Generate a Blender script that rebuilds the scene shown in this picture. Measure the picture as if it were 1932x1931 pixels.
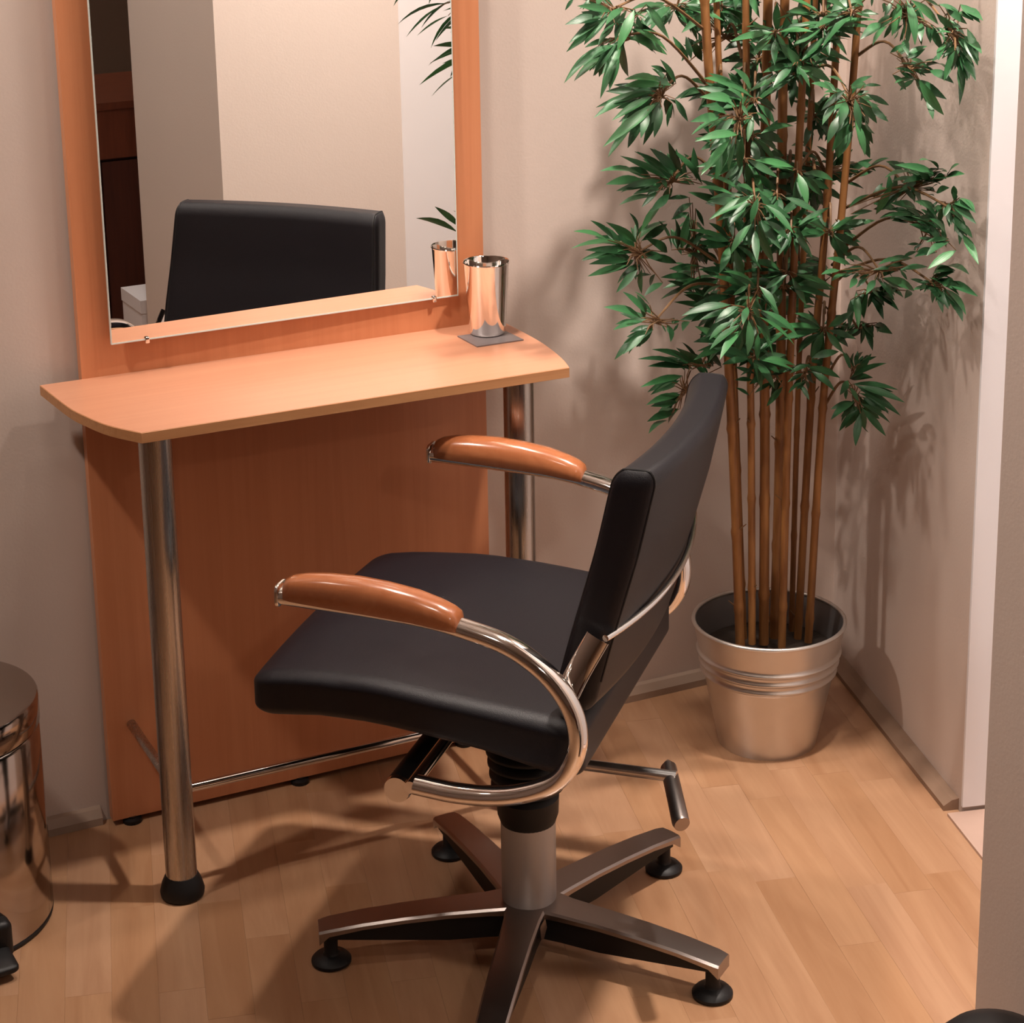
import bpy, math, random
from mathutils import Vector, Matrix
random.seed(7)
PI = math.pi
for o in list(bpy.data.objects):
    bpy.data.objects.remove(o)
SC = bpy.context.scene
COL = SC.collection

# ------------------------------------------------------------------ camera
W_PX, H_PX = 1932.0, 1931.0
F_PX, PX, PY = 3996.0, 1017.0, 551.0
YAW, PITCH, ROLL = math.radians(25.69), math.radians(14.99), math.radians(0.71)
CAM = Vector((0, 0, 1.70))
FWD = Vector((math.sin(YAW)*math.cos(PITCH), math.cos(YAW)*math.cos(PITCH), -math.sin(PITCH)))
RGT0 = Vector((math.cos(YAW), -math.sin(YAW), 0))
DWN0 = FWD.cross(RGT0)
RGT = math.cos(ROLL)*RGT0 + math.sin(ROLL)*DWN0
DWN = -math.sin(ROLL)*RGT0 + math.cos(ROLL)*DWN0
cd = bpy.data.cameras.new('camera')
cam = bpy.data.objects.new('camera', cd)
COL.objects.link(cam)
m = Matrix((RGT, -DWN, -FWD)).transposed().to_4x4()
m.translation = CAM
cam.matrix_world = m
cd.sensor_width = 36
cd.sensor_fit = 'HORIZONTAL'
cd.lens = F_PX*36/W_PX
cd.shift_x = (W_PX/2-PX)/W_PX
cd.shift_y = (PY-H_PX/2)/W_PX
cd.clip_start = 0.05
SC.camera = cam

def ray(x, y):
    return RGT*((x-PX)/F_PX) + DWN*((y-PY)/F_PX) + FWD
def onY(x, y, Y):
    d = ray(x, y)
    return CAM + d*(Y/d.y)
def onZ(x, y, z):
    d = ray(x, y)
    return CAM + d*((z-CAM.z)/d.z)

# ------------------------------------------------------------------ world, exposure, lights
wd = bpy.data.worlds.new('world')
SC.world = wd
wd.use_nodes = True
wd.node_tree.nodes['Background'].inputs[0].default_value = (1.0, 0.85, 0.72, 1)
wd.node_tree.nodes['Background'].inputs[1].default_value = 0.02
SC.view_settings.view_transform = 'Standard'
SC.view_settings.look = 'None'
SC.view_settings.exposure = 0.0
SC.view_settings.gamma = 1.0
SC.view_settings.use_curve_mapping = False
CEIL = 2.55
# position, aim, power, cone degrees, blend, radius
LAMPS = [
    ((1.70, 2.28, CEIL-0.03), (1.80, 2.38, 0.0), 225, 86, 1.0, 0.045),
    ((0.95, 2.66, CEIL-0.03), (1.50, 2.05, 0.7), 52, 100, 1.0, 0.05),
    ((-0.30, 2.50, CEIL-0.03), (0.50, 3.09, 1.65), 120, 72, 1.0, 0.05),
    ((0.30, 1.20, CEIL-0.03), (1.39, 1.50, 1.00), 75, 64, 1.0, 0.07),  # unseen fill lamp, added to brighten the partition end face
    ((0.90, -0.70, CEIL-0.03), (1.60, 0.20, 0.4), 60, 110, 1.0, 0.08),  # unseen fill lamp, added to lift the cabinet and wall behind it
    ((1.36, 2.00, CEIL-0.03), (1.42, 1.75, 1.45), 75, 46, 1.0, 0.04),
    ((1.12, 2.84, CEIL-0.03), (1.15, 3.09, 1.70), 44, 84, 1.0, 0.05),  # unseen wall washer, added to brighten the upper back wall
]
LAMP_COL = (1.0, 0.87, 0.775)
for i, (p, a, e, c, b, r) in enumerate(LAMPS):
    ld = bpy.data.lights.new('downlight_beam', 'SPOT')
    ld.energy = e
    ld.color = LAMP_COL
    ld.spot_size = math.radians(c)
    ld.spot_blend = b
    ld.shadow_soft_size = r
    lo = bpy.data.objects.new('downlight_beam', ld)
    COL.objects.link(lo)
    lo.location = p
    lo.rotation_euler = (Vector(a)-Vector(p)).to_track_quat('-Z', 'Y').to_euler()

# ------------------------------------------------------------------ material helpers
def nodes(name):
    mt = bpy.data.materials.new(name)
    mt.use_nodes = True
    nt = mt.node_tree
    return mt, nt, nt.nodes, nt.links, nt.nodes['Principled BSDF']
def rgba(c):
    return (c[0], c[1], c[2], 1)
def plain(name, col, rough=0.5, metal=0.0, bump=0.0, bscale=300.0, var=0.0, vscale=6.0, spec=0.5, coat=0.0):
    mt, nt, N, L, B = nodes(name)
    B.inputs['Base Color'].default_value = rgba(col)
    B.inputs['Roughness'].default_value = rough
    B.inputs['Metallic'].default_value = metal
    B.inputs['Specular IOR Level'].default_value = spec
    B.inputs['Coat Weight'].default_value = coat
    tc = N.new('ShaderNodeTexCoord')
    if var:
        nz = N.new('ShaderNodeTexNoise'); nz.inputs['Scale'].default_value = vscale; nz.inputs['Detail'].default_value = 4
        L.new(tc.outputs['Object'], nz.inputs['Vector'])
        mx = N.new('ShaderNodeMix'); mx.data_type = 'RGBA'
        mx.inputs[6].default_value = rgba([c*(1-var) for c in col]); mx.inputs[7].default_value = rgba([min(1, c*(1+var)) for c in col])
        L.new(nz.outputs['Fac'], mx.inputs[0]); L.new(mx.outputs[2], B.inputs['Base Color'])
    if bump:
        n2 = N.new('ShaderNodeTexNoise'); n2.inputs['Scale'].default_value = bscale; n2.inputs['Detail'].default_value = 3
        L.new(tc.outputs['Object'], n2.inputs['Vector'])
        bp = N.new('ShaderNodeBump'); bp.inputs['Strength'].default_value = bump; bp.inputs['Distance'].default_value = 0.002
        L.new(n2.outputs['Fac'], bp.inputs['Height']); L.new(bp.outputs['Normal'], B.inputs['Normal'])
    return mt
def wood(name, c0, c1, scale, rough=0.38, rnd=0.0, coat=0.0, distort=1.5):
    """grain stretched along the axis with the smallest entry of scale"""
    mt, nt, N, L, B = nodes(name)
    tc = N.new('ShaderNodeTexCoord'); mp = N.new('ShaderNodeMapping')
    mp.inputs['Scale'].default_value = scale
    src = tc.outputs['Object']
    if rnd:
        oi = N.new('ShaderNodeObjectInfo')
        mu = N.new('ShaderNodeMath'); mu.operation = 'MULTIPLY'; mu.inputs[1].default_value = 37.0
        L.new(oi.outputs['Random'], mu.inputs[0])
        va = N.new('ShaderNodeVectorMath'); va.operation = 'ADD'
        L.new(src, va.inputs[0]); L.new(mu.outputs[0], va.inputs[1])
        src = va.outputs[0]
    L.new(src, mp.inputs['Vector'])
    nz = N.new('ShaderNodeTexNoise'); nz.inputs['Scale'].default_value = 1.0; nz.inputs['Detail'].default_value = 6
    nz.inputs['Roughness'].default_value = 0.62; nz.inputs['Distortion'].default_value = distort
    L.new(mp.outputs[0], nz.inputs['Vector'])
    rp = N.new('ShaderNodeValToRGB')
    rp.color_ramp.elements[0].position = 0.3; rp.color_ramp.elements[0].color = rgba(c0)
    rp.color_ramp.elements[1].position = 0.72; rp.color_ramp.elements[1].color = rgba(c1)
    L.new(nz.outputs['Fac'], rp.inputs['Fac'])
    out = rp.outputs['Color']
    if rnd:
        hs = N.new('ShaderNodeHueSaturation')
        mr = N.new('ShaderNodeMapRange'); mr.inputs['To Min'].default_value = 1-rnd; mr.inputs['To Max'].default_value = 1+rnd*0.8
        L.new(oi.outputs['Random'], mr.inputs['Value']); L.new(mr.outputs[0], hs.inputs['Value'])
        mr2 = N.new('ShaderNodeMapRange'); mr2.inputs['To Min'].default_value = 1+rnd*0.7; mr2.inputs['To Max'].default_value = 1-rnd*0.7
        L.new(oi.outputs['Random'], mr2.inputs['Value']); L.new(mr2.outputs[0], hs.inputs['Saturation'])
        L.new(out, hs.inputs['Color']); out = hs.outputs['Color']
    L.new(out, B.inputs['Base Color'])
    B.inputs['Roughness'].default_value = rough
    B.inputs['Coat Weight'].default_value = coat
    B.inputs['Coat Roughness'].default_value = 0.15
    return mt
def brushed(name, col, rough=0.3, aniso_scale=(400, 400, 3)):
    mt, nt, N, L, B = nodes(name)
    B.inputs['Metallic'].default_value = 1
    B.inputs['Base Color'].default_value = rgba(col)
    tc = N.new('ShaderNodeTexCoord'); mp = N.new('ShaderNodeMapping'); mp.inputs['Scale'].default_value = aniso_scale
    nz = N.new('ShaderNodeTexNoise'); nz.inputs['Scale'].default_value = 1; nz.inputs['Detail'].default_value = 2
    L.new(tc.outputs['Object'], mp.inputs[0]); L.new(mp.outputs[0], nz.inputs['Vector'])
    mr = N.new('ShaderNodeMapRange'); mr.inputs['To Min'].default_value = rough*0.7; mr.inputs['To Max'].default_value = rough*1.35
    L.new(nz.outputs['Fac'], mr.inputs['Value']); L.new(mr.outputs[0], B.inputs['Roughness'])
    return mt
M = {}
M['wall'] = plain('wall_paint', (0.62, 0.52, 0.462), 0.75, bump=0.12, bscale=220, var=0.03, vscale=3)
M['white_paint'] = plain('white_gloss_paint', (0.84, 0.83, 0.86), 0.35, var=0.02)
M['ceiling'] = plain('ceiling_paint', (0.80, 0.77, 0.73), 0.8, bump=0.1)
M['base'] = plain('baseboard_wood', (0.27, 0.175, 0.12), 0.5, var=0.12, vscale=30)
M['floor'] = wood('floor_laminate_far', (0.355, 0.186, 0.098), (0.46, 0.268, 0.153), (14, 2.0, 14), 0.36)
M['plank'] = wood('floor_laminate', (0.355, 0.186, 0.099), (0.46, 0.268, 0.153), (22, 2.2, 22), 0.33, rnd=0.06, distort=0.8)
M['beech'] = wood('beech_laminate', (0.54, 0.205, 0.092), (0.61, 0.25, 0.118), (60, 60, 1.6), 0.36, distort=0.6)
M['beech_shelf'] = wood('beech_shelf', (0.50, 0.232, 0.138), (0.545, 0.262, 0.157), (1.8, 50, 50), 0.30, distort=0.6)
M['beech_edge'] = wood('beech_edge', (0.42, 0.19, 0.075), (0.52, 0.255, 0.11), (3, 60, 60), 0.5)
M['armwood'] = wood('arm_beech', (0.33, 0.105, 0.04), (0.42, 0.15, 0.062), (30, 30, 30), 0.22, coat=0.5)
M['chrome'] = plain('chrome', (0.90, 0.885, 0.87), 0.07, 1.0)
M['steel'] = brushed('brushed_steel', (0.52, 0.48, 0.445), 0.27)
M['satin'] = plain('satin_aluminium', (0.36, 0.315, 0.295), 0.30, 1.0, bump=0.05, bscale=500)
M['column'] = plain('column_grey', (0.43, 0.41, 0.40), 0.42, 0.35)
M['leather'] = plain('black_leather', (0.0062, 0.0052, 0.0080), 0.45, bump=0.2, bscale=900, spec=0.36)
M['piping'] = plain('black_piping', (0.008, 0.007, 0.008), 0.5)
M['rubber'] = plain('black_rubber', (0.006, 0.0055, 0.006), 0.5, spec=0.35)
M['mirror'] = plain('mirror_silver', (0.93, 0.94, 0.93), 0.0, 1.0)
M['glassedge'] = plain('mirror_glass_edge', (0.62, 0.72, 0.68), 0.15, 0.0, spec=0.8)
M['galv'] = plain('galvanised_zinc', (0.66, 0.625, 0.59), 0.34, 0.85, bump=0.06, bscale=120, var=0.06, vscale=25)
M['galv_in'] = plain('galvanised_inside', (0.34, 0.33, 0.33), 0.45, 0.85, var=0.1, vscale=25)
M['soil'] = plain('dark_soil', (0.03, 0.02, 0.014), 0.9, bump=0.8, bscale=90, var=0.5, vscale=60)
M['lead'] = plain('grey_coaster', (0.21, 0.18, 0.18), 0.4, 0.2, var=0.15, vscale=40)
M['twig'] = plain('brown_twig', (0.16, 0.085, 0.035), 0.6, var=0.3, vscale=60)
M['cabinet'] = wood('dark_cherry', (0.13, 0.032, 0.014), (0.20, 0.052, 0.022), (30, 30, 2), 0.4)
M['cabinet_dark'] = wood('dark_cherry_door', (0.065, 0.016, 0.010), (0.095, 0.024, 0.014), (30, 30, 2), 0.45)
M['bin_steel'] = plain('dark_polished_steel', (0.46, 0.40, 0.36), 0.12, 1.0)
M['lever'] = plain('lever_steel', (0.62, 0.59, 0.57), 0.26, 1.0)
M['paper'] = plain('white_card', (0.74, 0.70, 0.72), 0.6)
def lampmat():
    mt, nt, N, L, B = nodes('lamp_glow')
    B.inputs['Emission Color'].default_value = (1, 0.86, 0.7, 1)
    B.inputs['Emission Strength'].default_value = 25
    return mt
M['lamp'] = lampmat()
def stalkmat():
    mt, nt, N, L, B = nodes('bamboo_cane')
    tc = N.new('ShaderNodeTexCoord'); mp = N.new('ShaderNodeMapping'); mp.inputs['Scale'].default_value = (90, 90, 9)
    nz = N.new('ShaderNodeTexNoise'); nz.inputs['Scale'].default_value = 1; nz.inputs['Detail'].default_value = 4
    L.new(tc.outputs['Object'], mp.inputs[0]); L.new(mp.outputs[0], nz.inputs['Vector'])
    rp = N.new('ShaderNodeValToRGB')
    rp.color_ramp.elements[0].position = 0.28; rp.color_ramp.elements[0].color = (0.15, 0.055, 0.015, 1)
    rp.color_ramp.elements[1].position = 0.75; rp.color_ramp.elements[1].color = (0.36, 0.165, 0.05, 1)
    L.new(nz.outputs['Fac'], rp.inputs['Fac']); L.new(rp.outputs['Color'], B.inputs['Base Color'])
    B.inputs['Roughness'].default_value = 0.5
    return mt
M['cane'] = stalkmat()
def leafmat():
    mt, nt, N, L, B = nodes('bamboo_leaf')
    oi = N.new('ShaderNodeObjectInfo')
    tc = N.new('ShaderNodeTexCoord'); mp = N.new('ShaderNodeMapping'); mp.inputs['Scale'].default_value = (70, 3, 3)
    nz = N.new('ShaderNodeTexNoise'); nz.inputs['Scale'].default_value = 1; nz.inputs['Detail'].default_value = 3
    L.new(tc.outputs['Object'], mp.inputs[0]); L.new(mp.outputs[0], nz.inputs['Vector'])
    ad = N.new('ShaderNodeMath'); ad.operation = 'ADD'
    ml = N.new('ShaderNodeMath'); ml.operation = 'MULTIPLY'; ml.inputs[1].default_value = 0.5
    L.new(oi.outputs['Random'], ml.inputs[0]); L.new(ml.outputs[0], ad.inputs[0])
    m2 = N.new('ShaderNodeMath'); m2.operation = 'MULTIPLY'; m2.inputs[1].default_value = 0.6
    L.new(nz.outputs['Fac'], m2.inputs[0]); L.new(m2.outputs[0], ad.inputs[1])
    rp = N.new('ShaderNodeValToRGB')
    rp.color_ramp.elements[0].position = 0.2; rp.color_ramp.elements[0].color = (0.010, 0.052, 0.019, 1)
    rp.color_ramp.elements[1].position = 0.85; rp.color_ramp.elements[1].color = (0.05, 0.20, 0.065, 1)
    L.new(ad.outputs[0], rp.inputs['Fac']); L.new(rp.outputs['Color'], B.inputs['Base Color'])
    B.inputs['Roughness'].default_value = 0.42
    bp = N.new('ShaderNodeBump'); bp.inputs['Strength'].default_value = 0.25; bp.inputs['Distance'].default_value = 0.001
    L.new(nz.outputs['Fac'], bp.inputs['Height']); L.new(bp.outputs['Normal'], B.inputs['Normal'])
    return mt
M['leaf'] = leafmat()

# ------------------------------------------------------------------ mesh helpers
class MB:
    def __init__(s): s.v = []; s.f = []
    def add(s, vs, fs):
        o = len(s.v)
        s.v += [tuple(p) for p in vs]
        s.f += [tuple(i+o for i in f) for f in fs]
        return s
    def box(s, lo, hi):
        x0, y0, z0 = lo; x1, y1, z1 = hi
        return s.add([(x0,y0,z0),(x1,y0,z0),(x1,y1,z0),(x0,y1,z0),(x0,y0,z1),(x1,y0,z1),(x1,y1,z1),(x0,y1,z1)],
                     [(0,3,2,1),(4,5,6,7),(0,1,5,4),(1,2,6,5),(2,3,7,6),(3,0,4,7)])
    def prism(s, poly, z0, z1):
        a = sum(poly[i][0]*poly[(i+1) % len(poly)][1]-poly[(i+1) % len(poly)][0]*poly[i][1] for i in range(len(poly)))
        if a < 0: poly = poly[::-1]
        n = len(poly)
        vs = [(p[0], p[1], z0) for p in poly]+[(p[0], p[1], z1) for p in poly]
        fs = [tuple(range(n-1, -1, -1)), tuple(range(n, 2*n))]+[(i, (i+1) % n, n+(i+1) % n, n+i) for i in range(n)]
        return s.add(vs, fs)
    def lathe(s, prof, n=40, c=(0, 0, 0), closed=True):
        """prof: list of (r, z)"""
        vs = []; fs = []
        for r, z in prof:
            for k in range(n):
                a = 2*PI*k/n
                vs.append((c[0]+r*math.cos(a), c[1]+r*math.sin(a), c[2]+z))
        for i in range(len(prof)-1):
            for k in range(n):
                fs.append((i*n+k, i*n+(k+1) % n, (i+1)*n+(k+1) % n, (i+1)*n+k))
        if closed:
            fs.append(tuple(range(n-1, -1, -1)))
            fs.append(tuple((len(prof)-1)*n+k for k in range(n)))
        return s.add(vs, fs)
    def tube(s, pts, rad, n=12, up=None, flat=1.0, caps=True):
        """rad: number or list; section radius rad in the plane across up, rad*flat along up"""
        pts = [Vector(p) for p in pts]
        N = len(pts)
        vs = []; fs = []
        prev = None
        for i in range(N):
            t = (pts[min(i+1, N-1)]-pts[max(i-1, 0)]).normalized()
            if up is not None:
                u = Vector(up)
            elif prev is None:
                u = Vector((0, 0, 1)) if abs(t.z) < 0.9 else Vector((1, 0, 0))
            else:
                u = prev
            u = (u-t*u.dot(t)).normalized()
            prev = u
            b = t.cross(u)
            r = rad[i] if isinstance(rad, (list, tuple)) else rad
            for k in range(n):
                a = 2*PI*k/n
                vs.append(pts[i]+b*(r*math.cos(a))+u*(r*flat*math.sin(a)))
        for i in range(N-1):
            for k in range(n):
                fs.append((i*n+k, (i+1)*n+k, (i+1)*n+(k+1) % n, i*n+(k+1) % n))
        if caps:
            fs.append(tuple(range(n)))
            fs.append(tuple((N-1)*n+k for k in range(n-1, -1, -1)))
        return s.add(vs, fs)
    def rbox(s, h, r, fn=None, nf=6, ne=5):
        """rounded box of half sizes h and corner radii r, each point then passed through fn"""
        def coords(hh, rr):
            e = [hh-rr+rr*math.tan(PI/4*k/ne) for k in range(ne+1)]
            mid = [-(hh-rr)+2*(hh-rr)*k/nf for k in range(1, nf)]
            return [-x for x in reversed(e)]+mid+e
        C3 = [coords(h[i], r[i]) for i in range(3)]
        idx = {}; vs = []; fs = []
        def vid(p):
            key = tuple(round(x, 6) for x in p)
            if key not in idx:
                inn = [max(-(h[i]-r[i]), min(h[i]-r[i], p[i])) for i in range(3)]
                d = [(p[i]-inn[i])/r[i] for i in range(3)]
                l = math.sqrt(sum(x*x for x in d)) or 1
                q = [inn[i]+r[i]*d[i]/l for i in range(3)]
                if fn: q = fn(*q)
                idx[key] = len(vs); vs.append(tuple(q))
            return idx[key]
        for ax in range(3):
            a, b = (ax+1) % 3, (ax+2) % 3
            for sg in (-1, 1):
                for i in range(len(C3[a])-1):
                    for j in range(len(C3[b])-1):
                        q = []
                        for (ii, jj) in ((i, j), (i+1, j), (i+1, j+1), (i, j+1)):
                            p = [0, 0, 0]; p[ax] = sg*h[ax]; p[a] = C3[a][ii]; p[b] = C3[b][jj]
                            q.append(vid(p))
                        if sg < 0: q.reverse()
                        if len(set(q)) >= 3: fs.append(tuple(dict.fromkeys(q)))
        return s.add(vs, fs)
    def build(s, name, mat, parent=None, smooth=False, angle=40):
        me = bpy.data.meshes.new(name)
        me.from_pydata(s.v, [], s.f)
        me.update()
        me.materials.append(M[mat] if isinstance(mat, str) else mat)
        if smooth:
            me.shade_smooth()
            try: me.set_sharp_from_angle(angle=math.radians(angle))
            except Exception: pass
        o = bpy.data.objects.new(name, me)
        COL.objects.link(o)
        if parent: o.parent = parent
        return o
def thing(name, label, cat, loc=(0, 0, 0), rz=0.0, group=None):
    o = bpy.data.objects.new(name, None)
    o.empty_display_size = 0.05
    COL.objects.link(o)
    o.location = loc
    o.rotation_euler = (0, 0, rz)
    o['label'] = label; o['category'] = cat
    if group: o['group'] = group
    return o
def tag(o, label, cat, group=None):
    o['label'] = label; o['category'] = cat
    if group: o['group'] = group
    return o
def struct(o, label=None):
    o['kind'] = 'structure'
    if label: o['label'] = label
    return o
def smooth_path(pts, n=8):
    pts = [Vector(p) for p in pts]
    P = [pts[0]*2-pts[1]]+pts+[pts[-1]*2-pts[-2]]
    out = []
    for i in range(1, len(P)-2):
        p0, p1, p2, p3 = P[i-1:i+3]
        for k in range(n):
            t = k/n
            out.append(0.5*((2*p1)+(p2-p0)*t+(2*p0-5*p1+4*p2-p3)*t*t+(3*p1-p0-3*p2+p3)*t**3))
    out.append(pts[-1])
    return out
def interp(x, table):
    if x <= table[0][0]: return table[0][1]
    for (a, va), (b, vb) in zip(table, table[1:]):
        if x <= b:
            t = (x-a)/(b-a)
            return va+(vb-va)*t
    return table[-1][1]

# ------------------------------------------------------------------ room shell
WY = 3.090                                    # face of the wall behind the styling station
RW = Vector((-0.247, -0.969, 0)).normalized() # right wall, from the corner towards the room
RN = Vector((0.969, -0.247, 0)).normalized()  # out through the right wall
C0 = Vector((2.059, 3.069, 0))                # corner at the front of the baseboard
def rw(s, t, z=0.0):
    return C0+RW*s+RN*t+Vector((0, 0, z))
fl = MB().box((-2.1, -2.6, -0.06), (2.75, WY+0.1, -0.006)).build('floor', 'floor')
struct(fl, 'beech laminate strip floor of the salon')
struct(MB().box((-2.1, WY, -0.006), (2.75, WY+0.10, CEIL)).build('wall_back', 'wall'), 'warm beige painted wall behind the styling station')
J = 0.600                                     # where the right wall ends at the door reveal
wr = MB().prism([rw(-0.12, 0.026)[:2], rw(J, 0.026)[:2], rw(J, 0.100)[:2], rw(-0.12, 0.100)[:2]], -0.006, CEIL)
wall_right = struct(wr.build('wall_right', 'wall'), 'short beige wall beside the bamboo plant')
struct(MB().prism([rw(J, 0.0255)[:2], rw(J+0.006, 0.0255)[:2], rw(J+0.006, 0.100)[:2], rw(J, 0.100)[:2]], 0.012, CEIL-0.4).build('trim_1', 'white_paint'), 'white painted door reveal at the end of the short wall')
d1 = struct(MB().prism([rw(J-0.02, 0.101)[:2], rw(1.36, 0.101)[:2], rw(1.36, 0.15)[:2], rw(J-0.02, 0.15)[:2]], 0.012, 2.1).build('door_1', 'white_paint'), 'white door closed behind the partition')
struct(MB().prism([rw(J-0.02, 0.101)[:2], rw(1.36, 0.101)[:2], rw(1.36, 0.15)[:2], rw(J-0.02, 0.15)[:2]], 2.1, CEIL).build('trim_2', 'white_paint'), 'white panel above the door')
M['sill'] = plain('threshold_pale', (0.50, 0.35, 0.285), 0.4, var=0.08, vscale=20)
struct(MB().prism([rw(J+0.006, 0.0)[:2], rw(1.34, 0.0)[:2], rw(1.34, 0.100)[:2], rw(J+0.006, 0.100)[:2]], -0.006, 0.005).build('trim_3', 'sill'), 'pale door threshold strip on the floor')
AX, AY = 1.394, 1.744
struct(MB().box((AX, 1.141, -0.006), (2.75, AY, CEIL)).build('wall_near', 'wall'), 'beige partition wall end in front of the door')
struct(MB().box((2.65, -2.6, -0.006), (2.75, 1.141, CEIL)).build('wall_far', 'wall'), 'beige wall of the room behind the partition')
struct(MB().box((-2.1, -2.6, -0.006), (-2.0, WY, CEIL)).build('wall_left', 'wall'), 'beige left wall of the room')
struct(MB().box((-2.1, -2.7, -0.006), (2.75, -2.6, CEIL)).build('wall_front', 'wall'), 'beige wall behind the viewer')
struct(MB().box((-2.1, -2.7, CEIL), (2.75, WY+0.1, CEIL+0.08)).build('ceiling', 'ceiling'), 'off-white ceiling')
# small wooden baseboards: a sloped moulding
def moulding(mb, a, b, n, dep, hgt):
    a = Vector(a); b = Vector(b); n = Vector(n)
    prof = [(0, 0), (dep, 0), (dep, hgt*0.45), (dep*0.45, hgt*0.9), (0, hgt)]
    vs = [tuple(p+n*d+Vector((0, 0, z))) for p in (a, b) for d, z in prof]
    k = len(prof)
    fs = [tuple(range(k)), tuple(range(2*k-1, k-1, -1))]+[(i, k+i, k+(i+1) % k, (i+1) % k) for i in range(k)]
    return mb.add(vs, fs)
mb = MB(); moulding(mb, (-2.0, WY, 0), (0.690, WY, 0), (0, -1, 0), 0.016, 0.028); moulding(mb, (1.368, WY, 0), (2.08, WY, 0), (0, -1, 0), 0.016, 0.028)
M['base2'] = plain('baseboard_tan', (0.34, 0.245, 0.185), 0.55, var=0.08, vscale=20)
struct(mb.build('baseboard_back', 'base2'), 'thin painted baseboard along the back wall')
mb = MB(); moulding(mb, rw(0.0, 0.026), rw(J-0.010, 0.026), -RN, 0.026, 0.020)
struct(mb.build('baseboard_right', 'base'), 'thin brown wooden baseboard along the short wall')

# floor planks: laminate strips that run along the right wall
def clip(poly, a, b, c):
    """keep a*x+b*y<=c"""
    out = []
    for i in range(len(poly)):
        p, q = poly[i], poly[(i+1) % len(poly)]
        dp, dq = a*p[0]+b*p[1]-c, a*q[0]+b*q[1]-c
        if dp <= 0: out.append(p)
        if dp*dq < 0:
            t = dp/(dp-dq); out.append((p[0]+(q[0]-p[0])*t, p[1]+(q[1]-p[1])*t))
    return out
ang = math.atan2(RN.y, RN.x)
ROTP = Matrix.Rotation(ang, 4, 'Z')
SWID = 0.064
for k in range(31):
    t1 = 0.025-k*SWID; t0 = t1-SWID
    s = -0.75+random.random()*0.4
    while s < 1.75:
        ln = random.choice((0.30, 0.38, 0.44, 0.52))
        g = 0.00008
        poly = [tuple(rw(s+g, t0+g)[:2]), tuple(rw(s+ln-g, t0+g)[:2]), tuple(rw(s+ln-g, t1-g)[:2]), tuple(rw(s+g, t1-g)[:2])]
        poly = clip(poly, 0, 1, WY-0.001)
        if k == 0 : poly = clip(poly, RN.x, RN.y, C0.dot(RN)+0.025)
        s += ln
        if len(poly) < 3: continue
        cx = sum(p[0] for p in poly)/len(poly); cy = sum(p[1] for p in poly)/len(poly)
        if cx < -0.15 or cy < 1.2: continue
        inv = ROTP.inverted()
        loc = [(inv @ Vector((p[0]-cx, p[1]-cy, 0)))[:2] for p in poly]
        zt = -random.random()*0.0002
        o = MB().prism(loc, -0.0058, zt).build('plank', 'plank', fl)
        o.location = (cx, cy, 0); o.rotation_euler = (0, 0, ang)

# ceiling downlights; the fill and wall-wash ones are added
for i, (p, a, e, c, b, r) in enumerate(LAMPS):
    t = thing('downlight', 'recessed ceiling spotlight with a white ring above the '+('salon chair', 'styling mirror', 'steel pedal bin', 'open floor, added as fill', 'dark cabinet, added as fill', 'partition end', 'wall beside the mirror, added as wall wash')[i], 'lamp', (p[0], p[1], CEIL), 0, 'ceiling spotlights')
    MB().lathe([(0.062, -0.001), (0.085, -0.001), (0.085, -0.006), (0.075, -0.010), (0.062, -0.006)], 32, closed=False).build('ring', 'white_paint', t, True)
    MB().lathe([(0.001, -0.003), (0.060, -0.003), (0.060, -0.001)], 32).build('bulb_disc', 'lamp', t, True)

# ------------------------------------------------------------------ styling station
ST = thing('styling_station', 'orange beech styling station with tall mirror, shelf and steel legs', 'styling station', (1.03, 3.04, 0))
def P(o):            # parts are written in world coordinates, the station's frame sits at its base
    o.location = o.location-Vector((1.03, 3.04, 0)); return o
PF = 3.060
P(MB().box((0.703, PF, 0.010), (1.372, PF+0.020, 1.98)).build('back_panel', 'beech', ST))
for x in (0.735, 1.02, 1.32):
    P(MB().lathe([(0.015, 0), (0.015, 0.006), (0.008, 0.008), (0.008, 0.0105)], 16, (x, PF+0.004, 0)).build('foot', 'rubber', ST, True))
MX0, MX1, MZ0, MZ1 = 0.748, 1.322, 0.807, 1.90
MX0 -= 1.03; MX1 -= 1.03
mir = MB().box((MX0, -0.0055, 0), (MX1, 0, MZ1-MZ0)).build('mirror', 'mirror', ST)
mir.location = Vector((0, PF-0.0068-3.04, MZ0))
mir.rotation_euler = (math.radians(-0.2), 0, math.radians(1.2))   # hangs a touch askew on its clips
e = 0.0012
MB().box((MX0-e, -0.006, 0), (MX0, 0, MZ1-MZ0)).box((MX1, -0.006, 0), (MX1+e, 0, MZ1-MZ0)).box((MX0-e, -0.006, -0.0022), (MX1+e, 0, 0)).build('mirror_edge', 'glassedge', mir)
for x in (0.802-1.03, 1.280-1.03):
    MB().rbox((0.0035, 0.004, 0.005), (0.0015, 0.0015, 0.0015), lambda a, b, c, x=x: (a+x, b-0.0055, c-0.002), 1, 2).build('mirror_clip', 'chrome', mir, True)
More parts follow.
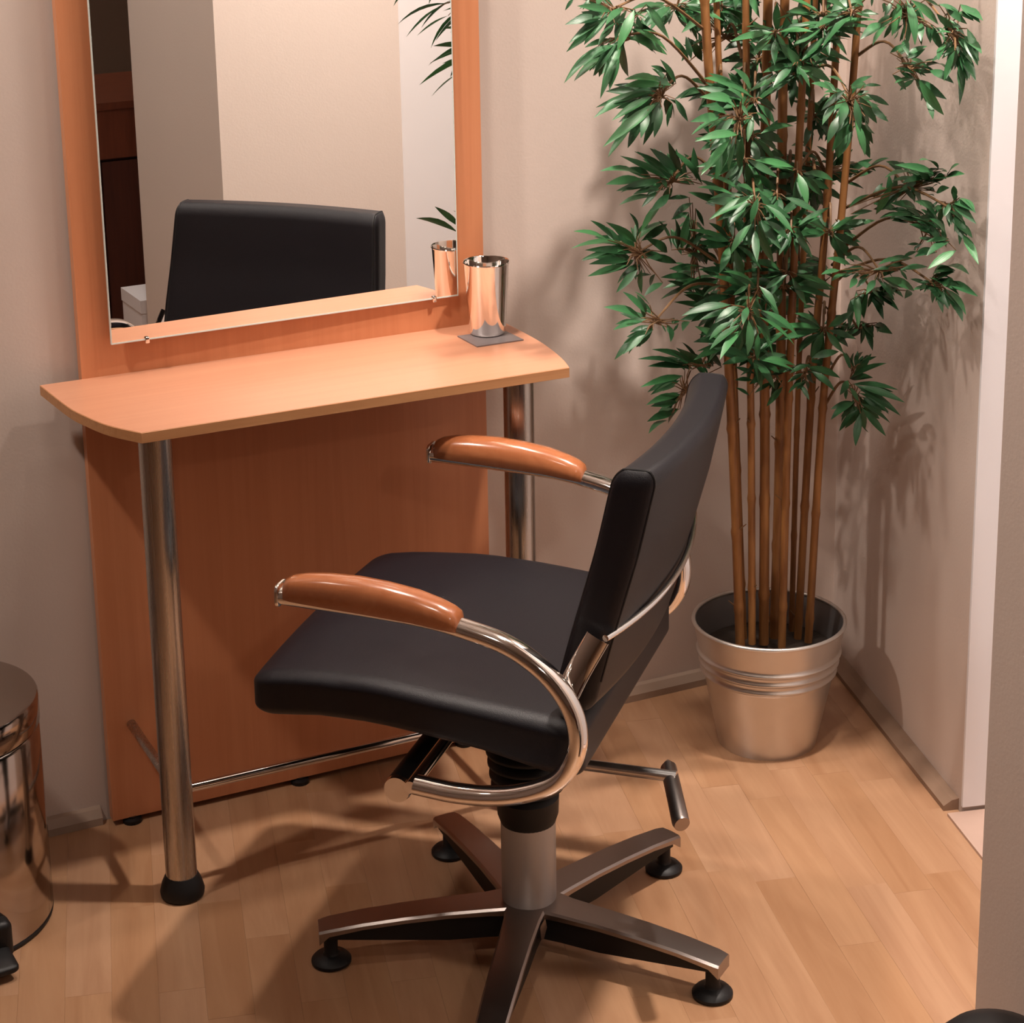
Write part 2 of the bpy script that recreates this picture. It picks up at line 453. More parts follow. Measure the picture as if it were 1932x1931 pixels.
# shelf outline: straight front, bowed ends
SZ = 0.752
left = [(0.640, PF), (0.652, 2.935), (0.664, 2.880), (0.682, 2.825), (0.714, 2.771)]
right = [(1.381, 2.768), (1.392, 2.815), (1.400, 2.875), (1.403, 2.940), (1.400, PF)]
def arc(pts):
    return [tuple(p[:2]) for p in smooth_path([(x, y, 0) for x, y in pts], 5)]
outl = arc(left)+arc(right)
shelf = P(MB().prism(outl, SZ-0.016, SZ).build('shelf', 'beech_shelf', ST))
ev = MB()
cc = (sum(p[0] for p in outl)/len(outl), sum(p[1] for p in outl)/len(outl))
eo = []
for i in range(len(outl)):
    a = Vector(outl[i-1]); b = Vector(outl[i]); c = Vector(outl[(i+1) % len(outl)])
    tn = (c-a).normalized() if 0 < i < len(outl)-1 else (c-b if i == 0 else b-a).normalized()
    nn = Vector((tn.y, -tn.x))
    if nn.dot(b-Vector(cc)) < 0: nn = -nn
    eo.append((b.x+nn.x*0.0008, b.y+nn.y*0.0008, b.x, b.y))
vs = []; fs = []
for (x, y, xi, yi) in eo:
    vs += [(xi, yi, SZ-0.0159), (x, y, SZ-0.0155), (x, y, SZ-0.0008), (xi, yi, SZ-0.0004)]
for i in range(len(eo)-1):
    for k in range(3):
        fs.append((4*i+k, 4*i+4+k, 4*i+5+k, 4*i+1+k))
MB().add(vs, fs).build('edge_banding', 'beech_edge', shelf)
LX = (0.743, 1.315); LYY = 2.811
for x in LX:
    lg = P(MB().lathe([(0.0235, 0.030), (0.0235, SZ-0.0165)], 36, (x, LYY, 0)).build('leg', 'steel', ST, True))
    MB().lathe([(0.027, 0), (0.0325, 0.003), (0.0335, 0.010), (0.030, 0.024), (0.0245, 0.036), (0.0236, 0.036)], 32, (x, LYY, 0)).build('leg_cap', 'rubber', lg, True)
P(MB().tube([(LX[0]+0.02, LYY, 0.174), (LX[1]-0.02, LYY, 0.174)], 0.0075, 16).build('foot_bar', 'chrome', ST, True))
for x in LX:
    P(MB().tube([(x, LYY+0.02, 0.174), (x, PF, 0.172)], 0.0075, 16).build('bracket', 'steel', ST, True))

# metal tumbler on its coaster
cb = onZ(920, 631, SZ)
tc_ = thing('metal_tumbler', 'polished steel tumbler standing on the shelf', 'cup', (cb.x, cb.y, SZ+0.0022))
pr = [(0.001, 0), (0.0265, 0), (0.0285, 0.002), (0.0295, 0.006), (0.0362, 0.1165), (0.0370, 0.1185), (0.0362, 0.1195), (0.0352, 0.1170), (0.0285, 0.008), (0.001, 0.006)]
MB().lathe(pr, 48).build('beaker', 'chrome', tc_, True, 60)
MB().lathe([(0.0372, 0.1170), (0.0379, 0.1185), (0.0370, 0.1200), (0.0360, 0.1188)], 48, closed=False).build('rim', 'chrome', tc_, True)
co = [onZ(863, 636, SZ), onZ(900, 656, SZ), onZ(988, 643, SZ), onZ(950, 625, SZ)]
tag(MB().prism([(p.x, p.y) for p in co], SZ+0.0001, SZ+0.0021).build('coaster', 'lead'), 'square grey coaster under the steel tumbler', 'coaster')

# ------------------------------------------------------------------ salon chair (own frame: +x forward, +y left, z up)
TH = math.radians(136.9)
CH = thing('salon_chair', 'black leather salon chair with chrome loop arms and beech armrests', 'chair', (1.1526, 2.4531, 0), TH)
# star base
base = MB().lathe([(0.030, 0.028), (0.042, 0.030), (0.046, 0.050), (0.043, 0.072), (0.0395, 0.0735)], 40).build('base_hub', 'satin', CH, True)
for k in range(5):
    a = math.radians(162.4-72*k)-TH
    ca, sa = math.cos(a), math.sin(a)
    def pl(r, w, z):
        return (r*ca-w*sa, r*sa+w*ca, z)
    R_ = [0.030, 0.060, 0.12, 0.18, 0.24, 0.288, 0.302]
    Wd = [0.030, 0.0265, 0.0245, 0.0235, 0.0225, 0.0215, 0.0195]
    Zt = [0.078, 0.0765, 0.0755, 0.0730, 0.0685, 0.0625, 0.0595]
    Tk = [0.012, 0.010, 0.0085, 0.0085, 0.0085, 0.010, 0.020]
    vs = []; fs = []
    for r, w, z, t in zip(R_, Wd, Zt, Tk):
        for (ww, zz) in ((-w, z-t), (-w, z-0.003), (-w+0.003, z), (0, z+0.0008), (w-0.003, z), (w, z-0.003), (w, z-t)):
            vs.append(pl(r, ww, zz))
    nv = 7
    for i in range(len(R_)-1):
        for j in range(nv):
            fs.append((i*nv+j, (i+1)*nv+j, (i+1)*nv+(j+1) % nv, i*nv+(j+1) % nv))
    fs.append(tuple(range(nv))); fs.append(tuple((len(R_)-1)*nv+j for j in range(nv-1, -1, -1)))
    arm = MB().add(vs, fs).build('base_arm', 'satin', CH, True, 30)
    shade_rib = MB(); rv = []; rf = []  # black infill standing in for the shade under the hollow arm
    for r, w, z, t in zip(R_[:-1], Wd, Zt, Tk):
        zb = 0.030+0.016*max(0, (r-0.12))/0.17
        rv += [pl(r, -w*0.78, zb), pl(r, -w*0.78, z-t+0.001), pl(r, w*0.78, z-t+0.001), pl(r, w*0.78, zb)]
    for i in range(len(R_)-2):
        for j in range(4):
            rf.append((i*4+j, (i+1)*4+j, (i+1)*4+(j+1) % 4, i*4+(j+1) % 4))
    rf.append((0, 1, 2, 3)); rf.append(tuple(4*(len(R_)-2)+j for j in (3, 2, 1, 0)))
    shade_rib.add(rv, rf).build('shade_rib', 'rubber', arm)
    px, py, _ = pl(0.2856, 0, 0)
    MB().lathe([(0.026, 0), (0.0285, 0.002), (0.0285, 0.006), (0.024, 0.011), (0.012, 0.0145), (0.010, 0.018), (0.010, 0.055)], 28, (px, py, 0)).build('glide', 'rubber', arm, True)
MB().lathe([(0.0385, 0.0735), (0.0392, 0.0745), (0.0392, 0.206)], 44).build('column', 'column', CH, True)
MB().lathe([(0.0393, 0.0728), (0.03965, 0.0734), (0.0393, 0.0740)], 44, closed=False).build('seam_ring', 'rubber', CH, True)
MB().lathe([(0.0392, 0.199), (0.0435, 0.212), (0.0445, 0.238), (0.036, 0.246)], 40).build('collar', 'rubber', CH, True)
bl = [(0.034, 0.244)]
for k in range(7):
    z = 0.248+k*0.018
    bl += [(0.038+k*0.0022, z), (0.052+k*0.0022, z+0.006), (0.052+k*0.0022, z+0.011), (0.038+k*0.0022, z+0.0175)]
MB().lathe(bl, 36).build('bellows', 'rubber', CH, True, 80)
MB().rbox((0.11, 0.085, 0.02), (0.012, 0.012, 0.008), lambda x, y, z: (x-0.005, y, z+0.388), 2, 2).build('seat_mechanism', 'rubber', CH, True)
# seat
ZTOP = [(-0.16, 0.478), (-0.124, 0.480), (-0.082, 0.484), (0.025, 0.494), (0.134, 0.502), (0.238, 0.497), (0.28, 0.491), (0.32, 0.482)]
ZBOT = [(-0.16, 0.394), (-0.124, 0.399), (-0.081, 0.408), (-0.01, 0.424), (0.062, 0.433), (0.136, 0.438), (0.211, 0.436), (0.272, 0.427), (0.32, 0.423)]
def seat_fn(x, y, z):
    X = x+0.082
    k = z/0.036
    zt, zb = interp(X, ZTOP), interp(X, ZBOT)
    zz = (zt+zb)/2+k*(zt-zb)/2
    dish = 0.010*max(0, 1-(y/0.19)**2)*max(0, 1-((X-0.05)/0.2)**2)
    if k > 0: zz -= dish*k
    bow = 0.010*(1-(y/0.25)**2)*max(0, X)/0.3
    taper = 1-0.07*max(0, (X-0.05)/0.26)
    return (X+bow, y*taper, zz)
seat = MB().rbox((0.232, 0.245, 0.036), (0.034, 0.026, 0.018), seat_fn, 12, 6).build('seat', 'leather', CH, True, 80)
# backrest
def back_a(z):
    return interp(z, [(0.48, -0.128), (0.52, -0.137), (0.60, -0.158), (0.70, -0.186), (0.815, -0.211)])
def back_fn(x, y, z):
    Z = z+0.6525
    wv = 0.225*(1-0.05*max(0, (Z-0.62)/0.2))
    yy = y*wv/0.225
    bow = -0.022*(1-(y/0.225)**2)
    return (back_a(Z)+x+bow, yy, Z)
back = MB().rbox((0.0275, 0.225, 0.1645), (0.017, 0.012, 0.024), back_fn, 12, 6).build('backrest', 'leather', CH, True, 80)
for sy in (-1, 1):
    loop = []
    yq = 0.2155
    c_ = math.cos(math.asin((yq-0.213)/0.012))
    for zq in (-0.12, -0.06, 0, 0.06, 0.12):
        loop.append(back_fn(-(0.0105+0.017*c_), sy*yq, zq))
    for k in range(13):
        q = PI-PI*k/12
        cx_, sz_ = math.cos(q), math.sin(q)
        loop.append(back_fn(math.copysign(0.0105, cx_)*min(1, abs(cx_)*4)+0.017*c_*cx_, sy*yq, 0.1405+0.024*c_*sz_))
    for zq in (0.12, 0.06, 0, -0.06, -0.12):
        loop.append(back_fn(0.0105+0.017*c_, sy*yq, zq))
    MB().tube(smooth_path(loop, 3), 0.0016, 6).build('piping', 'piping', back, True)
# chrome loop arms, beech pads
TUBE = [(0.236, 0.6315), (0.19, 0.630), (0.113, 0.627), (0.042, 0.622), (-0.007, 0.614), (-0.069, 0.597), (-0.117, 0.566), (-0.147, 0.527),
        (-0.157, 0.487), (-0.149, 0.449), (-0.121, 0.415), (-0.065, 0.392), (-0.001, 0.385), (0.060, 0.389)]
for sy in (1, -1):
    y0 = 0.28*sy
    path = smooth_path([(a, y0, z) for a, z in TUBE], 6)
    armt = MB().tube(path, 0.0125, 20, up=(0, 1, 0), flat=1.28).build('arm_loop', 'chrome', CH, True)
    MB().rbox((0.0035, 0.0165, 0.0150), (0.002, 0.008, 0.008), lambda x, y, z, y0=y0: (x+0.2365, y+y0, z+0.6335), 1, 4).build('end_cap', 'chrome', armt, True)
    sec = []
    st = [0.231, 0.227, 0.218, 0.20, 0.17, 0.13, 0.09, 0.05, 0.02, 0.004, -0.004, -0.007]
    hh = [0.015, 0.022, 0.027, 0.0315, 0.0355, 0.0375, 0.0365, 0.033, 0.0285, 0.0245, 0.020, 0.012]
    ww = [0.010, 0.0165, 0.0195, 0.0215, 0.0230, 0.0240, 0.0240, 0.0235, 0.0225, 0.0205, 0.0185, 0.012]
    vs = []; fs = []; n = 20
    for a, h_, w_ in zip(st, hh, ww):
        zc = interp(-a, [(-t[0], t[1]) for t in TUBE[:6]])
        zb = zc+0.001
        for k in range(n):
            q = 2*PI*k/n
            c, s_ = math.cos(q), math.sin(q)
            y = w_*math.copysign(abs(c)**0.75, c)
            z = zb+(h_*abs(s_)**0.8 if s_ >= 0 else -0.003*abs(s_))
            vs.append((a, y0+y, z))
    for i in range(len(st)-1):
        for k in range(n):
            fs.append((i*n+k, i*n+(k+1) % n, (i+1)*n+(k+1) % n, (i+1)*n+k))
    fs.append(tuple(range(n-1, -1, -1))); fs.append(tuple((len(st)-1)*n+k for k in range(n)))
    MB().add(vs, fs).build('armrest', 'armwood', CH, True, 60)
    # flat plate from the loop up to the foot of the backrest
    yi = 0.245*sy
    pts = [(-0.138, yi+0.018*sy, 0.532), (-0.150, yi+0.006*sy, 0.560), (-0.172, yi-0.006*sy, 0.603)]
    MB().tube(smooth_path(pts, 4), 0.0155, 12, up=(0, 1, 0), flat=0.28).build('back_plate', 'chrome', CH, True)
band = []
for k in range(25):
    y = -0.238+0.476*k/24
    band.append((-0.1785-0.0325*(1-(y/0.238)**2)-0.003, y, 0.603-0.006*(1-(y/0.238)**2)))
MB().tube(band, 0.0045, 10).build('back_band', 'chrome', CH, True)
# cross bar and black roller under the seat
MB().tube([(0.066, -0.285, 0.386), (0.066, 0.285, 0.386)], 0.0085, 16).build('cross_bar', 'chrome', CH, True)
ro = MB().tube([(0.100, -0.24, 0.358), (0.100, 0.24, 0.358)], 0.0185, 28).build('roller', 'rubber', CH, True, 50)
for sy in (-1, 1):
    MB().tube([(0.100, 0.24*sy, 0.358), (0.100, 0.2475*sy, 0.358)], [0.0187, 0.0175], 28).build('roller_cap', 'chrome', ro, True, 40)
for sy in (-1, 1):
    MB().tube([(0.100, 0.12*sy, 0.358), (0.066, 0.12*sy, 0.386), (0.05, 0.10*sy, 0.41)], 0.009, 10).build('stay', 'rubber', CH, True)
# pump lever behind the column
lv = MB().tube([(-0.03, 0.010, 0.302), (-0.218, 0.009, 0.302)], 0.0082, 14).build('pump_lever', 'lever', CH, True)
MB().tube([(-0.196, -0.016, 0.303), (-0.201, -0.014, 0.302), (-0.243, 0.088, 0.279), (-0.246, 0.092, 0.278)], [0.0095, 0.0112, 0.0120, 0.0110], 20).build('pedal', 'satin', lv, True)

# ------------------------------------------------------------------ pedal bin
BN = thing('pedal_bin', 'round polished steel pedal bin with domed lid beside the station', 'bin', (0.418, 2.905, 0), math.radians(-84))
BR = 0.148
MB().lathe([(BR-0.006, 0.0), (BR-0.0005, 0.002), (BR, 0.006), (BR-0.002, 0.009)], 56).build('base_ring', 'rubber', BN, True)
MB().lathe([(BR-0.002, 0.007), (BR, 0.011), (BR, 0.300), (BR-0.003, 0.304)], 64).build('body', 'bin_steel', BN, True)
MB().lathe([(BR-0.006, 0.303), (BR-0.006, 0.308)], 56).build('gap_ring', 'rubber', BN, True)
MB().lathe([(BR-0.001, 0.307), (BR+0.0015, 0.310), (BR+0.0015, 0.348), (BR-0.0005, 0.3515), (BR-0.005, 0.353), (BR*0.6, 0.3555), (BR*0.25, 0.357), (0.002, 0.3575)], 64).build('lid', 'bin_steel', BN, True)
pd = MB().rbox((0.030, 0.042, 0.030), (0.010, 0.012, 0.010), lambda x, y, z: (x+BR-0.010, y, z+0.036), 2, 3)
pd.build('pedal_housing', 'rubber', BN, True)
MB().rbox((0.032, 0.034, 0.006), (0.008, 0.012, 0.004), lambda x, y, z: (x+BR+0.034, y, z+0.022-(x*0.15)), 2, 3).build('pedal', 'rubber', BN, True)

# ------------------------------------------------------------------ bamboo plant in a zinc bucket
PC = Vector((1.796, 2.845, 0))
BP = thing('potted_bamboo', 'tall leafy bamboo with brown canes in a galvanised zinc bucket', 'plant', PC)
def brad(z): return 0.0845+(0.1295-0.0845)*z/0.222
prof = [(0.001, 0.004), (0.0815, 0.004), (0.0845, 0.0)]
z = 0.004
while z < 0.222:
    r = brad(z)
    for zc in (0.136, 0.153, 0.170):
        r += 0.0052*math.exp(-((z-zc)/0.0036)**2)
    prof.append((r, z)); z += 0.0015 if 0.12 < z < 0.19 else 0.008
prof.append((0.1295, 0.222))
BK = MB().lathe(prof, 64, closed=False).build('bucket', 'galv', BP, True, 60)
BK['label'] = 'galvanised zinc bucket with three pressed rings'
MB().lathe([(0.1290, 0.2235), (0.1175, 0.165), (0.1170, 0.160)], 64, closed=False).build('inner_wall', 'galv_in', BK, True)
MB().lathe([(0.1285+0.0036*math.cos(2*PI*k/10), 0.2225+0.0036*math.sin(2*PI*k/10)) for k in range(11)], 64, closed=False).build('rolled_rim', 'galv', BK, True)
MB().lathe([(0.001, 0.15), (0.1160, 0.15), (0.1160, 0.166), (0.06, 0.172), (0.001, 0.174)], 40).build('soil', 'soil', BP, True)

def L3(v): return Vector(v)-PC
CANES = [
 ([(1397,1222),(1383,850),(1360,424),(1335,100),(1322,-160),(1316,-300)], 18, 2.835),
 ([(1403,1205),(1390,850),(1374,424),(1357,140),(1347,-160),(1342,-300)], 13, 2.865),
 ([(1419,1215),(1417,800),(1411,466),(1407,0),(1404,-300)], 14, 2.825),
 ([(1441,1215),(1443,800),(1440,480),(1449,0),(1456,-300)], 19, 2.840),
 ([(1461,1205),(1472,800),(1477,166),(1490,-300)], 19, 2.870),
 ([(1475,1222),(1487,780),(1499,470),(1510,230),(1522,0),(1536,-300)], 15, 2.800),
 ([(1493,1200),(1505,760),(1518,425),(1532,145),(1552,-300)], 11, 2.885),
 ([(1505,1208),(1531,740),(1557,425),(1578,83),(1598,-300)], 15, 2.850),
 ([(1525,1212),(1553,760),(1586,425),(1612,117),(1640,-300)], 15, 2.815),
]
for pts, wpx, Y in CANES:
    p3 = [L3(onY(x, y, Y)) for x, y in pts]
    path = smooth_path(p3, 10)
    r0 = wpx/2/1110.0
    # knuckles every 0.14-0.2 m
    rad = []
    zz = 0.2+random.random()*0.1; kn = []
    while zz < 1.7:
        kn.append(zz); zz += random.uniform(0.13, 0.21)
    fine = []
    for a, b in zip(path, path[1:]):
        for k in range(4): fine.append(a.lerp(b, k/4))
    fine.append(path[-1])
    for p in fine:
        g = max([math.exp(-((p.z-q)/0.006)**2) for q in kn])
        rad.append(r0*(1-0.12*max(0, p.z-0.2))*(1+0.24*g))
    cane = MB().tube(fine, rad, 12).build('cane', 'cane', BP, True, 80)
    for q in kn:
        p = min(fine, key=lambda v: abs(v.z-q))
        if random.random() < 0.5:
            a = random.uniform(0, 2*PI)
            d = Vector((math.cos(a), math.sin(a), 0.9)).normalized()
            MB().tube([p+d*r0*0.5, p+d*(r0+random.uniform(0.008, 0.02))], [0.0017, 0.0009], 6).build('stub', 'twig', cane)

# leaves: base and tip of each leaf as read from the photograph; the depth comes from the plant's own spread
GROUPS = []   # (Y depth, (root px on cane), [leaves in zoom coordinates], offset, scale)
def grp(Y, root, off, sc, leaves):
    GROUPS.append((Y, root, [((off[0]+a/sc, off[1]+b/sc), (off[0]+c/sc, off[1]+d/sc)) for a, b, c, d in leaves]))
S1 = 4.8275
O1, O2, O3, O4 = (1060, 0), (1460, 0), (1060, 300), (1460, 280)
O5, O6, S6 = (1200, 560), (1440, 600), 6.4367
grp(2.74, (1335, 60), O1, S1, [(110,-20,30,95),(250,-10,190,90),(375,-30,320,60),(450,105,140,55),(360,165,28,225),(560,70,400,230),(440,110,60,400),(420,160,40,475),(480,210,330,420),(660,90,500,470),(665,120,800,190)])
grp(2.78, (1340, 165), O1, S1, [(510,370,285,695),(540,420,350,900),(520,510,430,830),(480,410,75,670),(370,510,110,740),(330,420,20,760),(770,40,960,330),(640,260,960,470),(480,180,700,240),(760,80,980,360),(600,330,960,500)])
grp(2.76, (1340, 190), O1, S1, [(820,830,310,980),(700,890,290,1075),(820,880,455,1100),(830,880,590,1080),(870,940,375,1340),(640,1150,420,1435),(700,1100,600,1350),(780,1010,720,1260),(910,980,840,1255),(1005,940,960,1160),(1030,900,1150,1110),(900,740,570,725),(900,760,560,785),(1040,760,895,540),(960,660,810,600),(920,790,730,760),(1000,780,720,690),(860,820,540,900),(880,930,700,1060)])
grp(2.66, (1410, 200), O1, S1, [(1560,910,1255,885),(1640,900,1230,800),(1740,890,1390,740),(1720,830,1560,620),(1440,1060,1170,1110),(1500,1080,1180,1230),(1560,1080,1340,1270),(1600,1230,1210,1290),(1530,1270,1265,1600),(1540,1310,1400,1640),(1580,1310,1520,1560),(1640,1250,1615,1540),(1740,1060,1690,1295),(1780,1030,1890,1160),(1640,950,1700,1060),(1600,1210,1410,1240),(1650,1130,1560,1060)])
grp(2.84, (1355, 330), O1, S1, [(720,1590,345,1560),(980,1640,530,1420),(1000,1600,660,1380),(1040,1560,800,1350),(1280,1680,1000,1360),(1230,1640,1200,1340),(720,1630,400,1680),(900,1640,495,1740),(880,1720,535,1755),(850,1790,520,1870),(980,1770,800,1931),(960,1720,880,1560),(1080,1560,970,1290),(1250,1560,1110,1400)])
grp(2.87, (1400, 110), O1, S1, [(1640,220,1440,110),(1700,300,1450,300),(1740,380,1480,450),(1800,400,1640,130),(1880,420,1720,180),(1930,330,1830,180),(1760,600,1470,550),(1310,120,1090,300),(1250,100,1150,260),(1180,420,1090,560),(1180,540,1130,330),(1160,560,1010,330),(1280,560,1210,400),(1100,30,1000,80),(1300,40,1180,160)])
grp(2.66, (1410, 350), O3, S1, [(1580,340,1235,260),(1640,300,1300,140),(1750,330,1340,555),(1740,290,1600,240),(1790,350,1720,600),(1690,400,1520,620),(1730,590,1540,870),(1760,650,1780,940),(1790,600,1931,950),(1800,310,1931,540),(1810,560,2000,830),(1860,420,2060,540),(1860,420,2110,680),(1860,560,2070,740)])
grp(2.87, (1362, 500), O3, S1, [(420,740,105,660),(480,740,260,560),(680,760,400,575),(690,700,615,490),(720,660,960,340),(620,790,85,815),(560,830,175,920),(600,930,245,960),(590,970,235,1070),(690,1010,495,1220),(730,1000,730,1230),(920,1130,750,1250),(960,850,760,720),(780,900,1050,950)])
grp(2.91, (1375, 520), O3, S1, [(1000,830,880,560),(1050,830,1030,540),(1090,830,1160,490),(1120,820,1310,650),(1220,450,1295,615),(1190,400,1010,540),(1160,350,950,370),(1420,930,1250,830),(1300,960,1160,860),(1320,960,1240,780),(1260,1100,920,1180),(1280,1170,900,1280),(1180,1080,900,1080),(1200,1220,960,1110)])
grp(2.74, (1385, 545), O3, S1, [(720,1450,380,1350),(760,1400,555,1210),(800,1330,660,1210),(740,1480,465,1560),(830,1560,565,1680),(760,1590,480,1830),(760,1600,560,1780),(980,1520,990,1670),(1150,1480,1100,1570)])
grp(2.66, (1415, 555), O3, S1, [(1540,1330,1090,1430),(1620,1340,1390,1500),(1560,1480,1340,1650),(1620,1510,1345,1740),(1640,1560,1440,1830),(1700,1470,1690,1790),(1790,1590,1780,1840),(1770,1510,1925,1800),(1690,1350,1650,1510),(1730,1340,1800,1450),(1800,1440,2120,1700),(1820,1380,2160,1640),(1700,1150,1560,1240),(1800,1160,1960,1380)])
grp(2.80, (1412, 540), O3, S1, [(1600,1090,1470,780),(1590,1100,1240,1010),(1540,1160,1290,1250),(1560,1250,1200,1330)])
grp(2.89, (1385, 690), O3, S1, [(1200,1880,820,1735),(1100,1880,690,1825),(1150,1900,780,1890),(1290,1870,1040,1720),(1380,1890,1300,1770),(1450,1870,1390,1750)])
grp(2.89, (1385, 760), O5, 4.83, [(500,620,300,490),(420,720,40,825),(330,780,180,865),(400,900,90,990),(380,960,130,1000),(340,1060,100,1140),(300,1130,115,1250),(780,640,620,510)])
grp(2.80, (1445, 720), O5, 4.83, [(1080,700,900,640),(1250,780,1080,880),(1340,820,1190,1000),(1030,900,910,830),(1180,720,1030,800),(1480,640,1250,700),(1400,560,1200,600),(1200,560,1000,560),(1280,640,1090,620),(1060,760,900,760),(1100,640,950,720),(1340,700,1120,700)])
grp(2.77, (1535, 720), O5, 4.83, [(1560,770,1390,880),(1500,800,1580,945),(1560,640,1860,740),(1600,680,1810,860),(1600,560,1850,500),(1400,700,1600,620),(1520,700,1380,780)])
grp(2.72, (1553, 770), O6, S6, [(1110,1020,820,1240),(1150,1110,920,1380),(1180,1160,1120,1560),(1200,1100,1490,1440),(1180,1040,1545,1280),(1050,840,1160,1020),(1100,800,1670,1190),(1150,830,1720,1030),(1030,760,930,940)])
grp(2.80, (1556, 720), O6, S6, [(1050,740,1500,550),(1060,620,960,400),(1120,600,1150,400),(1180,560,1380,470)])
grp(2.90, (1566, 655), O6, S6, [(870,250,1010,40),(860,300,1200,130),(1250,60,1330,400),(1400,100,1570,195),(1200,40,1300,300),(1380,60,1390,180)])
grp(2.56, (1588, 395), O4, S1, [(1500,480,1420,560),(1550,500,1500,690),(1580,510,1620,700),(1650,480,1845,690),(1690,450,1830,580),(1650,600,1760,800),(1720,780,1865,1060),(1560,500,1680,720),(1700,720,1690,880),(1640,470,1640,340)])
grp(2.74, (1575, 480), O4, S1, [(1660,930,1400,1100),(1480,950,1280,990),(1300,940,1170,1000),(1350,620,1000,620),(1480,760,1250,620),(1540,860,1350,700),(1500,680,1330,470),(1570,900,1530,700),(1560,800,1420,640),(1400,640,1180,520),(1300,560,1060,500),(1180,600,960,640),(1480,560,1280,480),(1300,640,1500,760),(1120,560,900,500),(1450,620,1560,760)])
grp(2.62, (1570, 500), O4, S1, [(1200,1010,950,1060),(1260,1000,1000,1030),(1150,1110,1215,1200),(1000,1180,1280,1300),(950,1200,1090,1365),(920,1200,840,1330),(840,1190,750,1270),(750,1180,690,1275),(680,1140,525,1210),(600,1110,430,1150),(1160,1090,900,1110),(1400,1080,1150,1110),(700,1060,480,1000)])
grp(2.56, (1568, 520), O4, S1, [(1480,1140,1780,1150),(1420,1180,1690,1340),(1600,1220,1860,1350),(1560,1280,1750,1520),(1380,1240,1330,1300),(1500,1300,1540,1500),(1400,1240,1240,1190),(1440,1290,1270,1290),(1600,1340,1720,1580)])
grp(2.80, (1568, 540), O4, S1, [(1240,1300,1190,1370),(700,1380,690,1640),(750,1300,770,1640),(900,1280,1000,1560),(860,1300,820,1560),(920,1320,1140,1480),(960,1300,1180,1360)])
grp(2.68, (1590, 350), O4, S1, [(1290,250,1010,270),(1480,240,1100,150),(1500,190,1320,110),(1580,250,1690,140),(1560,270,1740,235),(1350,330,1520,330),(1480,400,1600,360),(1340,520,1230,340),(930,600,1080,310),(980,560,1220,340),(680,540,870,420),(700,600,900,570),(1380,240,1560,200),(1200,180,1020,120)])
grp(2.56, (1612, -20), O2, S1, [(1090,0,1005,170),(1150,0,1075,330),(1210,0,1285,415),(1250,0,1500,225),(1380,0,1510,60),(1200,230,1170,370),(1340,210,1340,380),(1190,360,1225,510),(1430,220,1540,465),(1480,250,1560,350),(1540,330,1640,440),(980,210,785,360),(1040,230,900,415),(900,-40,890,60)])
grp(2.48, (1618, -40), O2, S1, [(1650,460,1550,740),(1560,400,1500,550),(1700,450,1760,740),(1740,330,1860,600),(1720,470,1840,740),(1690,520,1690,960),(1700,40,1880,210),(1560,60,1760,220),(1760,260,1860,560),(1500,40,1700,120),(1620,300,1480,300),(1660,440,1620,640),(1700,560,1720,860),(1600,180,1740,330),(1480,120,1640,260)])
grp(2.56, (1610, 110), O2, S1, [(1320,720,1550,1050),(1400,880,1450,1090),(1080,680,1205,820),(1110,620,1280,670),(1150,580,1400,640),(1250,540,1400,610),(1300,720,1100,760),(1200,520,1400,420),(1060,480,1200,400),(1440,560,1560,480),(1420,640,1640,760)])
grp(2.64, (1520, 135), O2, S1, [(650,820,430,1010),(560,950,440,1140),(650,920,600,1150),(740,900,790,1200),(770,870,940,1125),(850,860,1050,960),(890,980,1045,1110),(830,1060,920,1220),(600,1050,485,1310),(690,1130,530,1380),(720,1190,585,1440),(750,1180,875,1440),(740,1100,830,1420),(540,830,340,760),(660,800,500,700),(700,780,900,690),(820,780,980,780)])
grp(2.72, (1580, 40), O2, S1, [(580,150,360,260),(700,150,440,440),(660,90,480,10),(800,120,960,130),(820,60,700,-40)])
grp(2.76, (1515, 130), O2, S1, [(260,620,0,380),(270,600,130,340),(250,625,95,680),(370,650,205,700),(190,80,70,340),(30,20,30,300),(500,520,350,600),(420,440,300,560)])
grp(2.86, (1500, 330), O2, S1, [(540,1480,390,1330),(560,1510,720,1360),(400,1450,200,1380),(300,1650,80,1500),(200,1600,60,1450),(700,1560,900,1450),(820,1600,1050,1440),(250,1780,0,1680),(500,1720,300,1620),(900,1560,740,1620),(150,1500,-60,1560),(640,1660,820,1720),(420,1600,240,1520),(100,1400,-100,1440),(760,1480,930,1560),(330,1380,160,1330)])
# upper foliage above the frame, seen only in part
for (gx, gy, Y) in ((1180, -70, 2.75), (1320, -110, 2.66), (1450, -90, 2.70), (1560, -120, 2.80), (1680, -90, 2.54), (1400, -40, 2.88), (1530, -30, 2.90), (1270, 10, 2.88)):
    L_ = []
    for k in range(11):
        a = random.uniform(-0.3, PI+0.3); r = random.uniform(55, 95)
        b = random.uniform(5, 30)
        L_.append((gx+b*math.cos(a), gy+b*math.sin(a)*0.6, gx+(b+r)*math.cos(a), gy+(b+r)*math.sin(a)*0.8))
    grp(Y, (min(1620, max(1330, gx)), gy-60), (0, 0), 1.0, L_)

